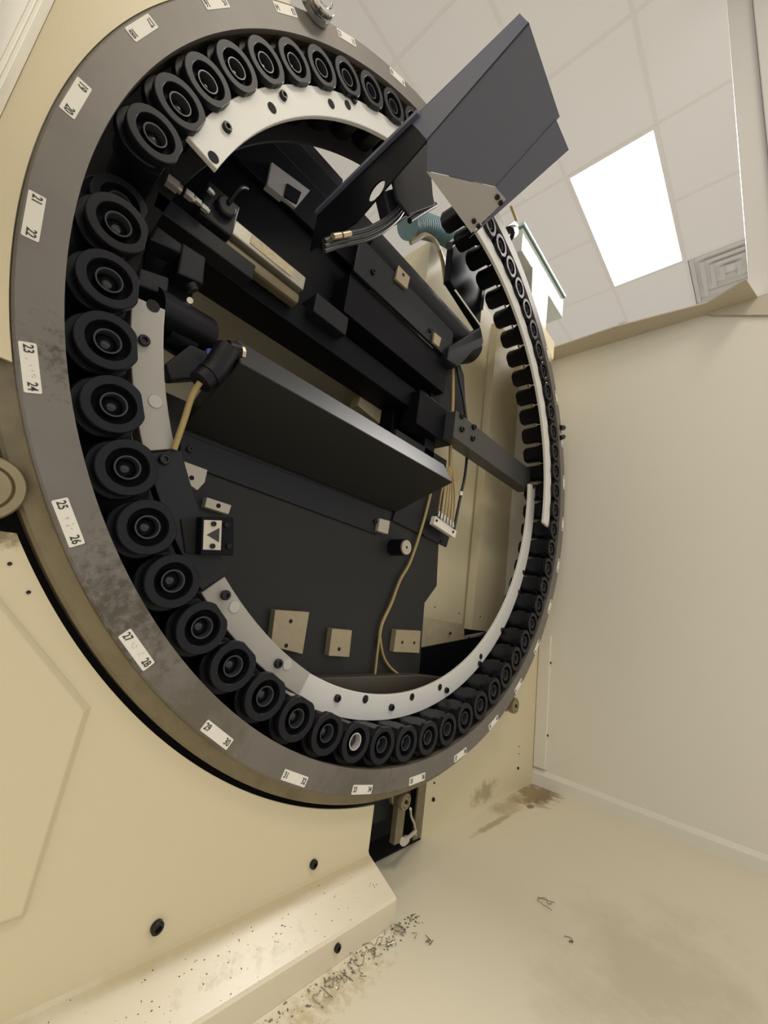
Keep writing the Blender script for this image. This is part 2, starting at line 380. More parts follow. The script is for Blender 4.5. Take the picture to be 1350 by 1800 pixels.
def basis(a):
    """frame on the ring at angle a: x along the ring (counter-clockwise seen from the front), z towards its centre, y inwards to the machine"""
    t = R(a)
    ex = Vector((-math.sin(t), 0, math.cos(t))); ez = Vector((-math.cos(t), 0, -math.sin(t))); ey = Vector((0, 1, 0))
    m = Matrix((ex, ey, ez)).transposed()
    return m
for k in range(-9, 21):
    a = PH + 12 * k; n1 = (19 + 2 * k - 1) % 60 + 1
    if 50 < a % 360 < 100: continue
    m = basis(a); t = R(a)
    p = link_mesh('number_plate', PLATE, ring, (0.9825 * math.cos(t), -0.0001, 0.9825 * math.sin(t)))
    p.rotation_euler = m.to_euler()
    for n_, dx in ((n1, -0.0245), (n1 + 1, 0.0245)):
        q = link_mesh('printed_number', text_mesh(str(n_), 0.0150), p, (dx, -0.0011, 0.0), (R(90), 0, 0)); q.scale = (0.78, 1, 1)

    if k in (2, 3, 4):                              # faint pencil scribble between the two numbers
        bm = new(); rs = random.Random(k)
        for i in range(6):
            x = rs.uniform(-0.013, 0.012); z = rs.uniform(-0.004, 0.004); l = rs.uniform(0.001, 0.004); an = rs.uniform(0.6, 2.2)
            dx, dz = l * math.cos(an), l * math.sin(an)
            prism(bm, [(x, -0.0009, z), (x + 0.0007, -0.0009, z), (x + dx + 0.0006, -0.0009, z + dz), (x + dx, -0.0009, z + dz)], (0, -0.0002, 0))
        obj('pencil_mark', bm, M['pencil'], p)

# ------------------------------------------------------------------ tool pots
def pot_outline(rad, flat, n=44, off=0.0):
    """x = radial outward from the ring centre, z = along the ring; flat towards the ring centre"""
    out = []
    for i in range(n):
        t = 2 * PI * i / n; x = rad * math.cos(t); z = rad * math.sin(t)
        out.append((max(x, -flat) + off, z))
    return out
def stack(bm, loops, cap0=True, cap1=True):
    rows = [[bm.verts.new((x, y, z)) for x, z in pts] for pts, y in loops]
    n = len(rows[0])
    for a, b in zip(rows, rows[1:]):
        for i in range(n): bm.faces.new((a[i], a[(i + 1) % n], b[(i + 1) % n], b[i]))
    if cap0: bm.faces.new(rows[0])
    if cap1: bm.faces.new(rows[-1][::-1])
def circ(r_, n=44): return [(r_ * math.cos(2 * PI * i / n), r_ * math.sin(2 * PI * i / n)) for i in range(n)]
bm = new(); stack(bm, [(circ(0.0288), 0.0135), (circ(0.0293), 0.0007), (circ(0.0299), 0.0), (pot_outline(0.0414, 0.0368), 0.0), (pot_outline(0.0425, 0.0380), 0.0014), (pot_outline(0.0425, 0.0380), 0.012), (circ(0.0390), 0.0125)], False, False)
FACE = mesh_of('face_ring', bm, M['pot_face'], 18)
bm = new(); stack(bm, [(circ(0.0289), 0.0133), (circ(0.0184), 0.0140), (circ(0.0184), 0.0045)], False, False); RECESS = mesh_of('recess', bm, M['pot_dark'], 25)
bm = new(); stack(bm, [(circ(0.0184), 0.0046), (circ(0.0180), 0.0035), (circ(0.0160), 0.0035), (circ(0.0155), 0.0045), (circ(0.0152), 0.020)], False, False); COLLAR = mesh_of('collar', bm, M['collar'], 18)
COLLAR2 = COLLAR.copy(); COLLAR2.materials.clear(); COLLAR2.materials.append(M['collar_pale'])
bm = new(); stack(bm, [(circ(0.0300), 0.0200), (circ(0.0300), 0.0145), (pot_outline(0.0388, 0.0303), 0.0126), (pot_outline(0.0395, 0.0305), 0.032), (pot_outline(0.0450, 0.0305), 0.0325), (pot_outline(0.0450, 0.0305), 0.068), (pot_outline(0.0385, 0.0303), 0.078), (pot_outline(0.0385, 0.0303), 0.136), (pot_outline(0.033, 0.0293), 0.144), (circ(0.015), 0.145)], False, True); SLEEVE = mesh_of('sleeve', bm, M['pot'], 35)
bm = new()
o_ = pot_outline(0.0458, 0.028, off=0.0075); i_ = pot_outline(0.0385, 0.0300)
stack(bm, [(i_, 0.021), ([((x - .0075) * .955 + .0075, z * .955) for x, z in o_], 0.021), (o_, 0.0228), (o_, 0.032), (i_, 0.032)], False, False)
REAR = mesh_of('rear_flange', bm, M['pot'], 18)
bm = new(); lathe(bm, [(0, 0.0125), (0.004, 0.0130), (0.0085, 0.0150), (0.0125, 0.0180), (0.0151, 0.021), (0, 0.021)], n=24); KNOB = mesh_of('bore_floor', bm, M['bore'], 60)
ONES = ['', 'one', 'two', 'three', 'four', 'five', 'six', 'seven', 'eight', 'nine', 'ten', 'eleven', 'twelve', 'thirteen', 'fourteen', 'fifteen', 'sixteen', 'seventeen', 'eighteen', 'nineteen']
def words(n):
    if n < 20: return ONES[n]
    return ['', '', 'twenty', 'thirty', 'forty', 'fifty', 'sixty'][n // 10] + ('-' + ONES[n % 10] if n % 10 else '')
ORD = ['', 'first', 'second', 'third', 'fourth', 'fifth', 'sixth', 'seventh', 'eighth', 'ninth', 'tenth', 'eleventh', 'twelfth', 'thirteenth', 'fourteenth', 'fifteenth', 'sixteenth', 'seventeenth', 'eighteenth', 'nineteenth', 'twentieth']
for k in range(60):
    n = k + 1
    a = 184.0 + 6.0 * (n - 21)
    am = a % 360
    if 88 < am < 112: continue                     # these lie wholly behind the hood
    t = R(a); y = 0.0; rr = 0.8915
    root = empty('tool_pot', (rr * math.cos(t), y, rr * math.sin(t)))
    root.rotation_euler = (0, -t, 0)
    if n == 20: root.location.y = 0.075
    if 21 <= n <= 34:
        lab = 'black tool pot beside printed number %s on the grey ring' % words(n)
        if n == 33: lab = 'black tool pot with a pale grey bore ring on the lower arc'
    elif n == 20: lab = 'dark tool pot set back deeper than its neighbours above number twenty-one'
    elif n in (18, 19): lab = 'glossy black tool pot on the upper arc, %s after the set-back pot' % ORD[20 - n]
    elif 112 <= am < 180: lab = 'glossy black tool pot on the upper arc, %s after the set-back pot going clockwise' % ORD[20 - n]
    elif am >= 260: lab = 'black tool pot on the lower right arc, %s past the pale-bored pot' % ORD[n - 33] if n - 33 <= 20 else ''
    else: lab = 'black tool pot behind the white strip, %s up from the cross bar' % ORD[int(round((am - 4) / 6)) + 1]
    tag(root, lab, 'tool pot', 'tool pots round the magazine ring')
    for nm, me in (('face_ring', FACE), ('recess', RECESS), ('collar', COLLAR2 if n == 33 else COLLAR), ('sleeve', SLEEVE), ('rear_flange', REAR), ('bore_floor', KNOB)):
        link_mesh(nm, me, root)

# ------------------------------------------------------------------ guide strips
def strip(name, label, r0, r1, y0, y1, a0, a1, m, bolts=(), holes=(), plugs=()):
    bm = new(); arc(bm, r0, r1, y0, y1, a0, a1, max(8, int(abs(a1 - a0) / 2)))
    o = obj(name, bm, m, None, 30, bevel=0.0015); tag(o, label, 'guide strip')
    for u, v in bolts: on_face(BOLT, 'bolt', o, u, v, y0, 1.3)
    for u, v in holes: on_face(HOLE, 'hole', o, u, v, y0 + 0.0002, 1.2)
    for u, v in plugs:
        q = PY(u, v, y0); bm = new(); lathe(bm, [(0, -0.0018), (0.0105, -0.0018), (0.0115, -0.0005), (0.0115, 0.001), (0, 0.001)], q, n=20); obj('plug', bm, M['plug'], o, 40)
    return o
strip('guide_strip', 'long white curved strip with black bolts along the upper pots', 0.801, 0.860, 0.014, 0.026, -8, 167.8, M['nylon'],
      bolts=[(398, 226), (497, 170), (621, 177), (886, 454), (950, 628), (964, 710), (971, 808), (971, 888)], holes=[(375, 277), (478, 190), (582, 183), (611, 185), (969, 828)])
strip('guide_strip', 'shaded white strip with round plugs beside the left-hand pots', 0.803, 0.8525, 0.038, 0.078, 189.3, 206.3, M['nylon_dim'],
      bolts=[(252, 600)], holes=[(269, 538)], plugs=[(273, 706)])
strip('guide_strip', 'shaded white strip below the dark arrow bracket, ending at the seam', 0.803, 0.8525, 0.040, 0.080, 223.5, 244.5, M['nylon_dim'],
      bolts=[(488, 1166)], plugs=[(412, 1067), (505, 1168)])
strip('guide_strip', 'bright white curved strip along the inside of the lower pots', 0.797, 0.861, 0.088, 0.100, 239.5, 365.5, M['nylon'],
      bolts=[(592, 1227), (687, 1243), (784, 1213), (842, 1166), (882, 1107), (912, 1040), (936, 953), (940, 878)], holes=[(642, 1229), (724, 1225), (773, 1208), (845, 1154), (920, 1006), (938, 856)])
dp = strip('guide_plate', 'dark arc plate bolted between the two shaded white strips', 0.795, 0.852, 0.034, 0.06, 206.6, 223.2, M['black2'], bolts=[(288, 808), (395, 1046)])

# ------------------------------------------------------------------ cover panels on the left
HR = 0.9990
def panel_upper():
    bm = new(); pts = [(HR * math.cos(R(a)), HR * math.sin(R(a))) for a in [x * 1.0 for x in range(138, 199)]]
    z1 = PY(32, 640, 0.004).z; pts[-1] = (-math.sqrt(HR ** 2 - z1 ** 2), z1)
    pts += [(-1.034, z1 + 0.002), (-1.034, 1.3), (-0.75, 1.3)]
    prism(bm, [(x, 0.004, z) for x, z in pts], (0, 0.004, 0))
    # straight strips of the door frame along its outer edge
    o = obj('cover_panel', bm, M['cream']); return o
tag(panel_upper(), 'cream sheet panel with a curved cut-out outside the upper part of the ring', 'panel')
bm = new(); box(bm, (-1.0385, -0.06, -0.30), (-1.0345, 0.006, 1.3)); box(bm, (-1.043, -0.065, -0.30), (-1.0385, -0.055, 1.3))
box(bm, (-1.050, -0.16, -0.30), (-1.043, -0.06, 1.3)); box(bm, (-1.056, -0.30, -0.30), (-1.050, -0.15, 1.3))
tag(obj('trim_4', bm, M['frame'], bevel=0.001), kind='structure')

YP = 0.034
lp = empty('cover_panel', (-0.5, YP, -1.12)); tag(lp, 'cream lower panel with a raised six-sided plate and a curved cut-out', 'panel')
bm = new(); HR2 = 1.033
a_st = 211.5; a_en = 270 - math.degrees(math.asin(0.088 / HR2))
pts = [(HR2 * math.cos(R(a_st + (a_en - a_st) * i / 50)), HR2 * math.sin(R(a_st + (a_en - a_st) * i / 50))) for i in range(51)]
pts += [(-0.088, -1.112), (-0.088, -1.128), (-1.10, -1.128), (-1.10, pts[0][1] - 0.012)]
o = obj('sheet', bm, M['cream']) if False else None
prism(bm, [(x, YP, z) for x, z in pts], (0, 0.004, 0))
sheet = obj('sheet', bm, floor_mat('panel_paint', CREAM, [((-0.905, YP, -0.545), (0.075, 0.1, 0.045), 35, (0.16, 0.11, 0.04), 0.85, 0.22)], 0.38, 0.0, 0.1))
bm2 = new()
hx = [PY(u, v, YP - 0.009) for u, v in ((0, 1070), (147, 1252), (38, 1609), (0, 1622))]
top = hx[0] + (hx[0] - hx[1]) * 0.6; bot = hx[3] + (hx[3] - hx[2]) * 2.0
fr = [top, hx[1], hx[2], bot, Vector((-1.09, YP - 0.009, bot.z)), Vector((-1.09, YP - 0.009, top.z))]
cc = sum(fr, Vector()) / 6
bk = [Vector((p.x, YP, p.z)) + Vector((p.x - cc.x, 0, p.z - cc.z)).normalized() * 0.011 for p in fr]
solid(bm2, fr, bk); raised = obj('raised_plate', bm2, M['cream'], None, None, 0.002)
for c in (sheet, raised):
    c.parent = lp; c.matrix_parent_inverse = Matrix.Translation(lp.location).inverted()
def child_at(o, parent):
    o.parent = parent; o.matrix_parent_inverse = Matrix.Translation(parent.location).inverted(); return o
for (u, v, s) in ((275, 1628, 1.35), (550, 1518, 1.25), (17, 991, .35), (50, 1041, .35)):
    o = link_mesh('bolt', BOLT, None, PY(u, v, YP)); o.scale = (s, s, s); child_at(o, lp)

# folded sill along the foot of the panel
sill = empty('sill_cover', (-0.6, -0.02, FZ)); tag(sill, 'cream folded sill sloping from the lower panel down to the floor', 'sill')
LX = -0.088
bm = new()
prof = [(YP + 0.000, -1.126), (YP - 0.004, -1.131), (-0.058, -1.170), (-0.062, -1.175), (-0.062, FZ + 0.0005), (-0.058, FZ + 0.0005), (-0.057, -1.173), (YP, -1.136)]
prism(bm, [(LX, y, z) for y, z in prof], (-1.6, 0, 0))
child_at(obj('folded_sheet', bm, floor_mat('sill_paint', (0.67, 0.60, 0.45), [((-0.45, -0.03, -1.16), (0.6, 0.12, 0.12), 45, (0.36, 0.29, 0.18), 0.4, 0.42), ((-0.2, 0.03, -1.13), (1.2, 0.03, 0.04), 8, (0.42, 0.32, 0.14), 0.5, 0.15)])), sill)
bm = new(); prism(bm, [(LX - 0.0005, y, z) for y, z in [(YP, -1.136), (-0.057, -1.1735), (-0.057, FZ + 0.001), (YP, FZ + 0.001)]], (-0.003, 0, 0)); child_at(obj('end_cap', bm, M['cream']), sill)
p = PY(592, 1665, -0.062); child_at(link_mesh('bolt', BOLT, None, p), sill)

# ------------------------------------------------------------------ support rollers
def roller(loc, r_, ln, label, m=M['roller'], bracket=None):
    root = empty('support_roller', loc); tag(root, label, 'roller', 'rollers carrying the ring')
    bm = new(); lathe(bm, [(r_ * .25, 0), (r_ * 0.62, 0), (r_ * 0.68, 0.004), (r_ * 0.72, 0.0), (r_ * 0.95, 0), (r_, 0.004), (r_, ln * .35), (r_ * .86, ln * .42), (r_ * .86, ln * .6), (r_, ln * .66), (r_, ln), (0, ln)], n=36)
    obj('tyre', bm, m, root, 40)
    bm = new(); lathe(bm, [(0, -0.004), (r_ * .2, -0.004), (r_ * .26, 0.0), (r_ * .26, 0.006), (0, 0.006)], n=14); obj('axle', bm, M['bolt'], root, 40)
    if bracket:
        bm = new(); box(bm, *bracket); obj('bracket', bm, M['roller'], root, bevel=0.003)
    return root
roller(PY(-30, 856, 0.012), 0.042, 0.045, 'oily bronze roller touching the left edge of the ring')
roller(PY(907, 1241, 0.02), 0.028, 0.05, 'small grey roller touching the lower right edge of the ring')
rb = roller(PY(714, 1410, 0.03), 0.020, 0.05, 'small roller on a bracket in the dark slot under the ring')
bm = new(); box(bm, (-0.014, 0.012, -0.10), (0.018, 0.03, -0.012)); obj('bracket', bm, M['rim'], rb, bevel=0.002)
bm = new(); box(bm, (0.135, 0.06, -0.15), (0.165, 0.068, 0.0)); obj('guide_bar', bm, M['rim'], rb, bevel=0.002)
bm = new(); tube(bm, [(0.022, 0.0, -0.02), (0.07, 0.03, -0.06), (0.11, 0.045, -0.095), (0.13, 0.05, -0.13)], 0.0035); obj('grease_line', bm, M['clear'], rb, 60)
bm = new(); cyl(bm, (0.012, 0.005, -0.095), (0.045, 0.02, -0.105), 0.010, 8); cyl(bm, (0.045, 0.02, -0.105), (0.12, 0.045, -0.115), 0.005, 8); obj('fitting', bm, M['pad_pale'], rb, 50)
roller(PY(566, -16, -0.034), 0.044, 0.03, 'shiny chrome roller at the top edge of the ring', M['chrome'])

# ------------------------------------------------------------------ dark mounting plate with its bare pads
YM = 0.20
mp = empty('mounting_plate', (-0.1, YM, -0.8)); tag(mp, 'large dark vertical plate with bare metal pads inside the ring', 'plate')
bm = new()
prism(bm, [(x, YM, z) for x, z in ((-0.74, -0.20), (-0.02, -0.20), (-0.02, 0.02), (0.285, 0.02), (0.292, -0.32), (0.307, -0.465), (0.245, -0.533), (0.262, -0.80), (-0.62, -0.80))], (0, 0.016, 0))
child_at(obj('plate', bm, M['plate'], bevel=0.002), mp)
def pad(poly, holes=(), m='pad', y=YM - 0.02, d=0.0198):
    bm = new(); prism(bm, [PY(u, v, y) for u, v in poly], (0, d, 0)); o = child_at(obj('mount_pad', bm, M[m], bevel=0.001), mp)
    for u, v in holes:
        h = link_mesh('hole', HOLE, None, PY(u, v, y)); h.scale = (.6, .6, .6); h.parent = o
pad([(484, 1072), (544, 1076), (532, 1150), (476, 1136)], [(511, 1092), (503, 1135)])
pad([(584, 1105), (619, 1108), (614, 1155), (578, 1153)], [(596, 1141)])
pad([(697, 1107), (740, 1109), (737, 1148), (692, 1146)], [(707, 1129), (728, 1130)])
pad([(322, 810), (365, 826), (360, 848), (347, 862), (330, 850)], [(337, 840)], 'pad_pale')
pad([(364, 874), (407, 888), (402, 904), (360, 891)], [(384, 889)], 'pad_pale')
pad([(668, 911), (686, 916), (682, 939), (664, 933)], (), 'pad_pale')
# bolted foot rail of the chute runs along the plate
bm = new(); prism(bm, [PY(u, v, YM - 0.008) for u, v in ((318, 760), (676, 896), (664, 940), (316, 812))], (0, 0.0078, 0)); child_at(obj('foot_rail', bm, M['black2'], bevel=0.0015), mp)
for u, v in ((333, 790), (659, 917)):
    o = link_mesh('bolt', BOLT, None, PY(u, v, YM - 0.008)); child_at(o, mp)
bm = new(); prism(bm, [PY(u, v, YM - 0.008) for u, v in ((700, 880), (792, 938), (785, 962), (690, 915))], (0, 0.0078, 0)); child_at(obj('lug', bm, M['black2'], bevel=0.0015), mp)
for u, v in ((744, 939), (775, 952)):
    o = link_mesh('bolt', BOLT, None, PY(u, v, YM - 0.008)); o.scale = (.8, .8, .8); child_at(o, mp)
# cylindrical stand-off
so = empty('standoff', PY(690, 962, YM)); tag(so, 'dark round stand-off with a pale disc end on the dark plate', 'standoff')
bm = new(); cyl(bm, (0, 0, 0), (0, -0.055, 0), 0.027, 28); obj('barrel', bm, M['plastic'], so, 40)
bm = new(); cyl(bm, (0, -0.055, 0), (0, -0.060, 0), 0.023, 28); d = obj('end_disc', bm, M['pad_pale'], so, 40)
h = link_mesh('hole', HOLE, d, (0, -0.06, 0)); h.scale = (.5, .5, .5)
# tan tie cable down the plate
bm = new(); tube(bm, [PY(u, v, YM - 0.012) for u, v in ((757, 868), (745, 915), (722, 985), (703, 1020), (688, 1060), (672, 1095), (667, 1118))], 0.0055)
tube(bm, [PY(u, v, YM - 0.012) for u, v in ((667, 1118), (663, 1150), (658, 1195))], 0.004); tube(bm, [PY(u, v, YM - 0.012) for u, v in ((668, 1118), (673, 1150), (685, 1172), (704, 1188))], 0.004)
tag(obj('cable', bm, M['cable'], None, 60), 'tan cable hanging down the dark plate behind the stand-off', 'cable')
# sensor with the arrow plate
sb = empty('sensor_bracket', PY(380, 940, 0.05)); tag(sb, 'black sensor block with a white arrow plate over the dark arc', 'sensor')
bm = new(); q = [PY(u, v, 0.008) for u, v in ((355, 908), (411, 909), (411, 977), (353, 975))]; prism(bm, q, (0, 0.06, 0)); child_at(obj('block', bm, M['black'], bevel=0.002), sb)
bm = new(); q = [PY(u, v, 0.006) for u, v in ((359, 914), (390, 915), (388, 967), (357, 966))]; prism(bm, q, (0, 0.002, 0)); ap = child_at(obj('arrow_plate', bm, M['pad_pale']), sb)
bm = new(); q = [PY(u, v, 0.005) for u, v in ((364, 940), (386, 928), (385, 953))]; prism(bm, q, (0, 0.0009, 0)); o = obj('arrow', bm, M['ink'], ap)
bm = new(); q = [PY(u, v, 0.03) for u, v in ((318, 912), (356, 908), (354, 976), (326, 972))]; prism(bm, q, (0, 0.05, 0)); child_at(obj('side_block', bm, M['void'], bevel=0.002), sb)
for u, v in ((375, 921), (373, 960), (398, 923), (402, 960)):
    o = link_mesh('screw', SCREW, None, PY(u, v, 0.006)); child_at(o, sb)

# ------------------------------------------------------------------ sloping black chute cover in the middle
cv = empty('chute_cover', (-0.3, 0.19, -0.3)); tag(cv, 'long black sloping sheet cover reaching out across the middle of the ring', 'cover')
xl, xr, yf = -0.672, 0.022, -0.020
bm = new()
prof = [(0.020, -0.118), (yf, -0.181), (YM - 0.009, -0.262), (YM - 0.009, -0.225), (0.030, -0.122)]
a = [(xl, y, z) for y, z in prof]; b = [(xr, y, z) for y, z in prof]
solid(bm, a, b); child_at(obj('sheet', bm, M['plate'], bevel=0.0025), cv)
for u, v in ((694, 760), (510, 712), (590, 700)): pass
cn = empty('cable_connector', PY(395, 625, 0.0)); tag(cn, 'black angled plug with brass nut at the end of the sloping cover', 'connector')
P0 = PY(427, 622, 0.0); P1 = PY(400, 615, 0.0); P2 = PY(378, 650, 0.0); P3 = PY(352, 672, 0.0)
bm = new(); cyl(bm, P0, P0 + (P1 - P0) * 0.45, 0.013, 8); child_at(obj('nut', bm, M['brass'], None, 30), cn)
bm = new(); cyl(bm, P0 + (P1 - P0) * .3, P1, 0.017, 16); tube(bm, [P1, P1 + (P2 - P1) * .4, P2, P2 + (P3 - P2) * .5], 0.022, 14); cyl(bm, P2, P3, 0.020, 16); child_at(obj('plug_body', bm, M['plastic'], None, 40), cn)
bm = new(); tube(bm, [P3, PY(338, 695, 0.01), PY(324, 738, 0.02), PY(306, 790, 0.03)], 0.0052, 12); child_at(obj('conduit', bm, M['cable'], None, 60), cn)

# ------------------------------------------------------------------ cross bar to the right-hand guide
cb = empty('cross_bar', (0.5, 0.12, 0.1)); tag(cb, 'dark square steel bar from the mechanism to the right side of the ring', 'bar')
bm = new(); box(bm, (0.192, 0.115, 0.062), (0.86, 0.175, 0.170)); child_at(obj('bar', bm, M['bar'], bevel=0.003), cb)
bm = new(); box(bm, (0.03, 0.16, 0.055), (0.24, 0.235, 0.185)); child_at(obj('end_block', bm, M['black'], bevel=0.003), cb)
for u, v in ((811, 732), (811, 755), (832, 751), (830, 771)):
    o = link_mesh('bolt', BOLT, None, PY(u, v, 0.115)); o.scale = (1.6,) * 3; child_at(o, cb)
# terminal block with its fan of tan wires
tb = empty('terminal_block', PY(782, 925, 0.16)); tag(tb, 'white terminal block with a fan of tan wires beside the dark plate', 'terminal block')
bm = new(); prism(bm, [PY(u, v, 0.15) for u, v in ((766, 907), (803, 934), (800, 946), (762, 921))], (0, 0.018, 0)); child_at(obj('block', bm, M['label'], bevel=0.001), tb)
for i in range(6):
    t = i / 5; e = PY(770 + 26 * t, 908 + 19 * t, 0.145); f_ = PY(789 + 8 * t, 820 + 6 * t, 0.15)
    bm = new(); tube(bm, [f_, f_.lerp(e, 0.5) + Vector((0.004 * (i - 2.5), 0, 0)), e], 0.0032, 6); child_at(obj('wire', bm, M['cable'], None, 60), tb)
    bm = new(); cyl(bm, e, e + (f_ - e).normalized() * 0.02, 0.0046, 8); child_at(obj('ferrule', bm, M['chrome'], None, 40), tb)
for u, v in ((767, 915), (796, 935)):
    o = link_mesh('screw', SCREW, None, PY(u, v, 0.15)); child_at(o, tb)
bm = new(); tube(bm, [PY(u, v, 0.165) for u, v in ((795, 615), (796, 660), (796, 705), (794, 745), (792, 790), (792, 822))], 0.0068)
tag(obj('cable', bm, M['cable'], None, 60), 'thick tan cable running down behind the square bar', 'cable')
bm = new(); tube(bm, [PY(u, v, 0.185) for u, v in ((795, 600), (806, 660), (816, 710), (822, 770), (818, 830), (810, 870), (803, 905), (798, 930))], 0.006)
bk_ = tag(obj('cable', bm, M['cable_black'], None, 60), 'black cable with a white tag crossing behind the square bar', 'cable')
bm = new(); e = PY(810, 864, 0.183); cyl(bm, e, e + Vector((0.002, 0, -0.016)), 0.0075, 10); obj('tag', bm, M['label'], bk_, 40)

# ------------------------------------------------------------------ tan steel ledge and dark trough low on the right
tr = empty('coolant_trough', (0.5, 0.3, -0.75)); tag(tr, 'dark trough with a tan steel face low inside the ring on the right', 'trough')
bm = new(); prism(bm, [PY(u, v, 0.29) for u, v in ((741, 1084), (816, 1098), (816, 1124), (738, 1139))], (0, 0.02, 0)); child_at(obj('steel_face', bm, M['tan_steel']), tr)
bm = new(); prism(bm, [PY(u, v, 0.285) for u, v in ((738, 1139), (816, 1124), (880, 1112), (1000, 1140), (960, 1200), (736, 1240))], (0, 0.06, 0)); child_at(obj('front', bm, M['black'], bevel=0.003), tr)
for u, v in ((791, 1113), (824, 1121)):
    o = link_mesh('bolt', BOLT, None, PY(u, v, 0.284)); o.scale = (.8,) * 3; child_at(o, tr)
bm = new(); prism(bm, [PY(u, v, 0.16) for u, v in ((520, 1192), (735, 1186), (850, 1200), (850, 1240), (520, 1240))], (0, 0.038, 0)); child_at(obj('ledge', bm, M['brown_ledge'], bevel=0.004), tr)

# ------------------------------------------------------------------ upper mechanism: slide beam, cylinder, brackets
sbm = empty('slide_beam', (-0.4, 0.2, 0.1)); tag(sbm, 'broad black cross beam spanning the upper half of the ring', 'beam')
bm = new(); box(bm, (-0.90, 0.20, 0.125), (0.20, 0.31, 0.20)); child_at(obj('lower_beam', bm, M['black'], bevel=0.004), sbm)
bm = new(); box(bm, (-0.86, 0.24, 0.20), (0.20, 0.33, 0.46)); child_at(obj('web', bm, M['black'], bevel=0.004), sbm)
bm = new(); box(bm, (-0.84, 0.15, 0.125), (-0.62, 0.20, 0.165)); child_at(obj('rail_block', bm, M['black2'], bevel=0.003), sbm)
bm = new(); box(bm, (-0.44, 0.165, 0.175), (-0.32, 0.24, 0.235)); child_at(obj('cylinder_lug', bm, M['black2'], bevel=0.004), sbm)
bm = new(); box(bm, (0.14, 0.20, -0.02), (0.20, 0.235, 0.44)); child_at(obj('end_plate', bm, M['black2'], bevel=0.003), sbm)
bm = new(); box(bm, (-0.32, 0.21, 0.20), (0.14, 0.245, 0.212)); child_at(obj('top_flange', bm, M['black2'], bevel=0.002), sbm)
bm = new(); prism(bm, [PY(u, v, 0.215) for u, v in ((745, 640), (785, 612), (806, 630), (816, 660), (820, 732), (745, 724))], (0, 0.02, 0)); child_at(obj('side_plate', bm, M['black2'], bevel=0.003), sbm)
bm = new(); prism(bm, [PY(u, v, 0.26) for u, v in ((692, 680), (752, 690), (756, 810), (688, 775))], (0, 0.08, 0)); child_at(obj('rear_block', bm, M['black'], bevel=0.003), sbm)
bm = new(); prism(bm, [PY(u, v, 0.31) for u, v in ((648, 650), (678, 676), (668, 745), (629, 712))], (0, 0.045, 0)); child_at(obj('brown_block', bm, M['tan_steel'], bevel=0.003), sbm)
# pneumatic cylinder
pc = empty('pneumatic_cylinder', (-0.56, 0.16, 0.23)); tag(pc, 'silver pneumatic cylinder with a paper sticker on the black beam', 'cylinder')
C0 = PY(410, 395, 0.155); C1 = PY(536, 500, 0.155); C1.z = C0.z - 0.004
bm = new(); box(bm, (C0.x, 0.155, C0.z - 0.022), (C1.x, 0.20, C0.z + 0.018)); child_at(obj('tube_body', bm, M['alu'], bevel=0.004), pc)
bm = new(); box(bm, (C0.x - 0.01, 0.165, C0.z - 0.060), (C1.x, 0.20, C0.z - 0.030)); child_at(obj('lower_rod', bm, M['rim'], bevel=0.008), pc)
bm = new(); box(bm, (C0.x + .045, 0.1535, C0.z - 0.012), (C1.x - .04, 0.1548, C0.z + 0.012)); child_at(obj('sticker', bm, mat('worn_sticker', (0.62, 0.54, 0.36), 0.5, var=.5, vscale=90, vcol=(0.25, 0.2, 0.12))), pc)
bm = new(); box(bm, (C0.x - 0.075, 0.14, C0.z - 0.045), (C0.x, 0.21, C0.z + 0.04)); cyl(bm, (C0.x - 0.03, 0.14, C0.z + .005), (C0.x - 0.03, 0.125, C0.z + .005), 0.022, 16); child_at(obj('end_cap', bm, M['black2'], None, 30, 0.004), pc)
bm = new(); tube(bm, [(C0.x - .03, 0.125, C0.z + .01), (C0.x - .02, 0.11, C0.z + .05), (C0.x, 0.13, C0.z + .085)], 0.005); child_at(obj('air_line', bm, M['plastic'], None, 60), pc)
for u0, v0, u1, v1, r_ in ((292, 315, 312, 330, 0.013), (325, 338, 338, 348, 0.010), (340, 348, 352, 358, 0.007), (354, 362, 364, 370, 0.0075), (366, 332, 374, 340, 0.006)):
    fo = empty('air_fitting', PY(u0, v0, 0.13))
    tag(fo, {292: 'big dull nickel air fitting at the black beam', 325: 'mid-size nickel air fitting, next below the big one', 340: 'slim pale air fitting between two others on the beam', 354: 'short pale air fitting nearest the cylinder', 366: 'lone pale fitting just under the white strip end'}[u0], 'fitting')
    a = PY(u0, v0, 0.13) - fo.location; b = PY(u1, v1, 0.13) - fo.location
    bm = new(); cyl(bm, a, b, r_, 6); obj('nut', bm, M['nickel'], fo, 20)
    bm = new(); cyl(bm, b, b + (b - a) * .35, r_ * .7, 12); obj('collar', bm, M['alu'], fo, 30)

# upper bracket with a rolled trough above it
ub = empty('upper_bracket', (-0.1, 0.16, 0.45)); tag(ub, 'dark grey shelf bracket with a small pale pad, under the hood', 'bracket')
bm = new(); box(bm, (-0.345, 0.15, 0.375), (0.17, 0.162, 0.50)); child_at(obj('face', bm, M['black2'], bevel=0.002), ub)
bm = new(); box(bm, (-0.345, 0.1625, 0.24), (0.17, 0.238, 0.3748)); child_at(obj('underside', bm, M['black'], bevel=0.002), ub)
bm = new(); prism(bm, [PY(u, v, 0.14) for u, v in ((701, 465), (722, 483), (716, 508), (696, 490))], (0, 0.0095, 0)); child_at(obj('pad', bm, M['pad'], bevel=0.001), ub)
bm = new(); prism(bm, [PY(u, v, 0.14) for u, v in ((764, 584), (776, 594), (772, 610), (762, 602))], (0, 0.0095, 0)); child_at(obj('pad', bm, M['pad'], bevel=0.001), ub)
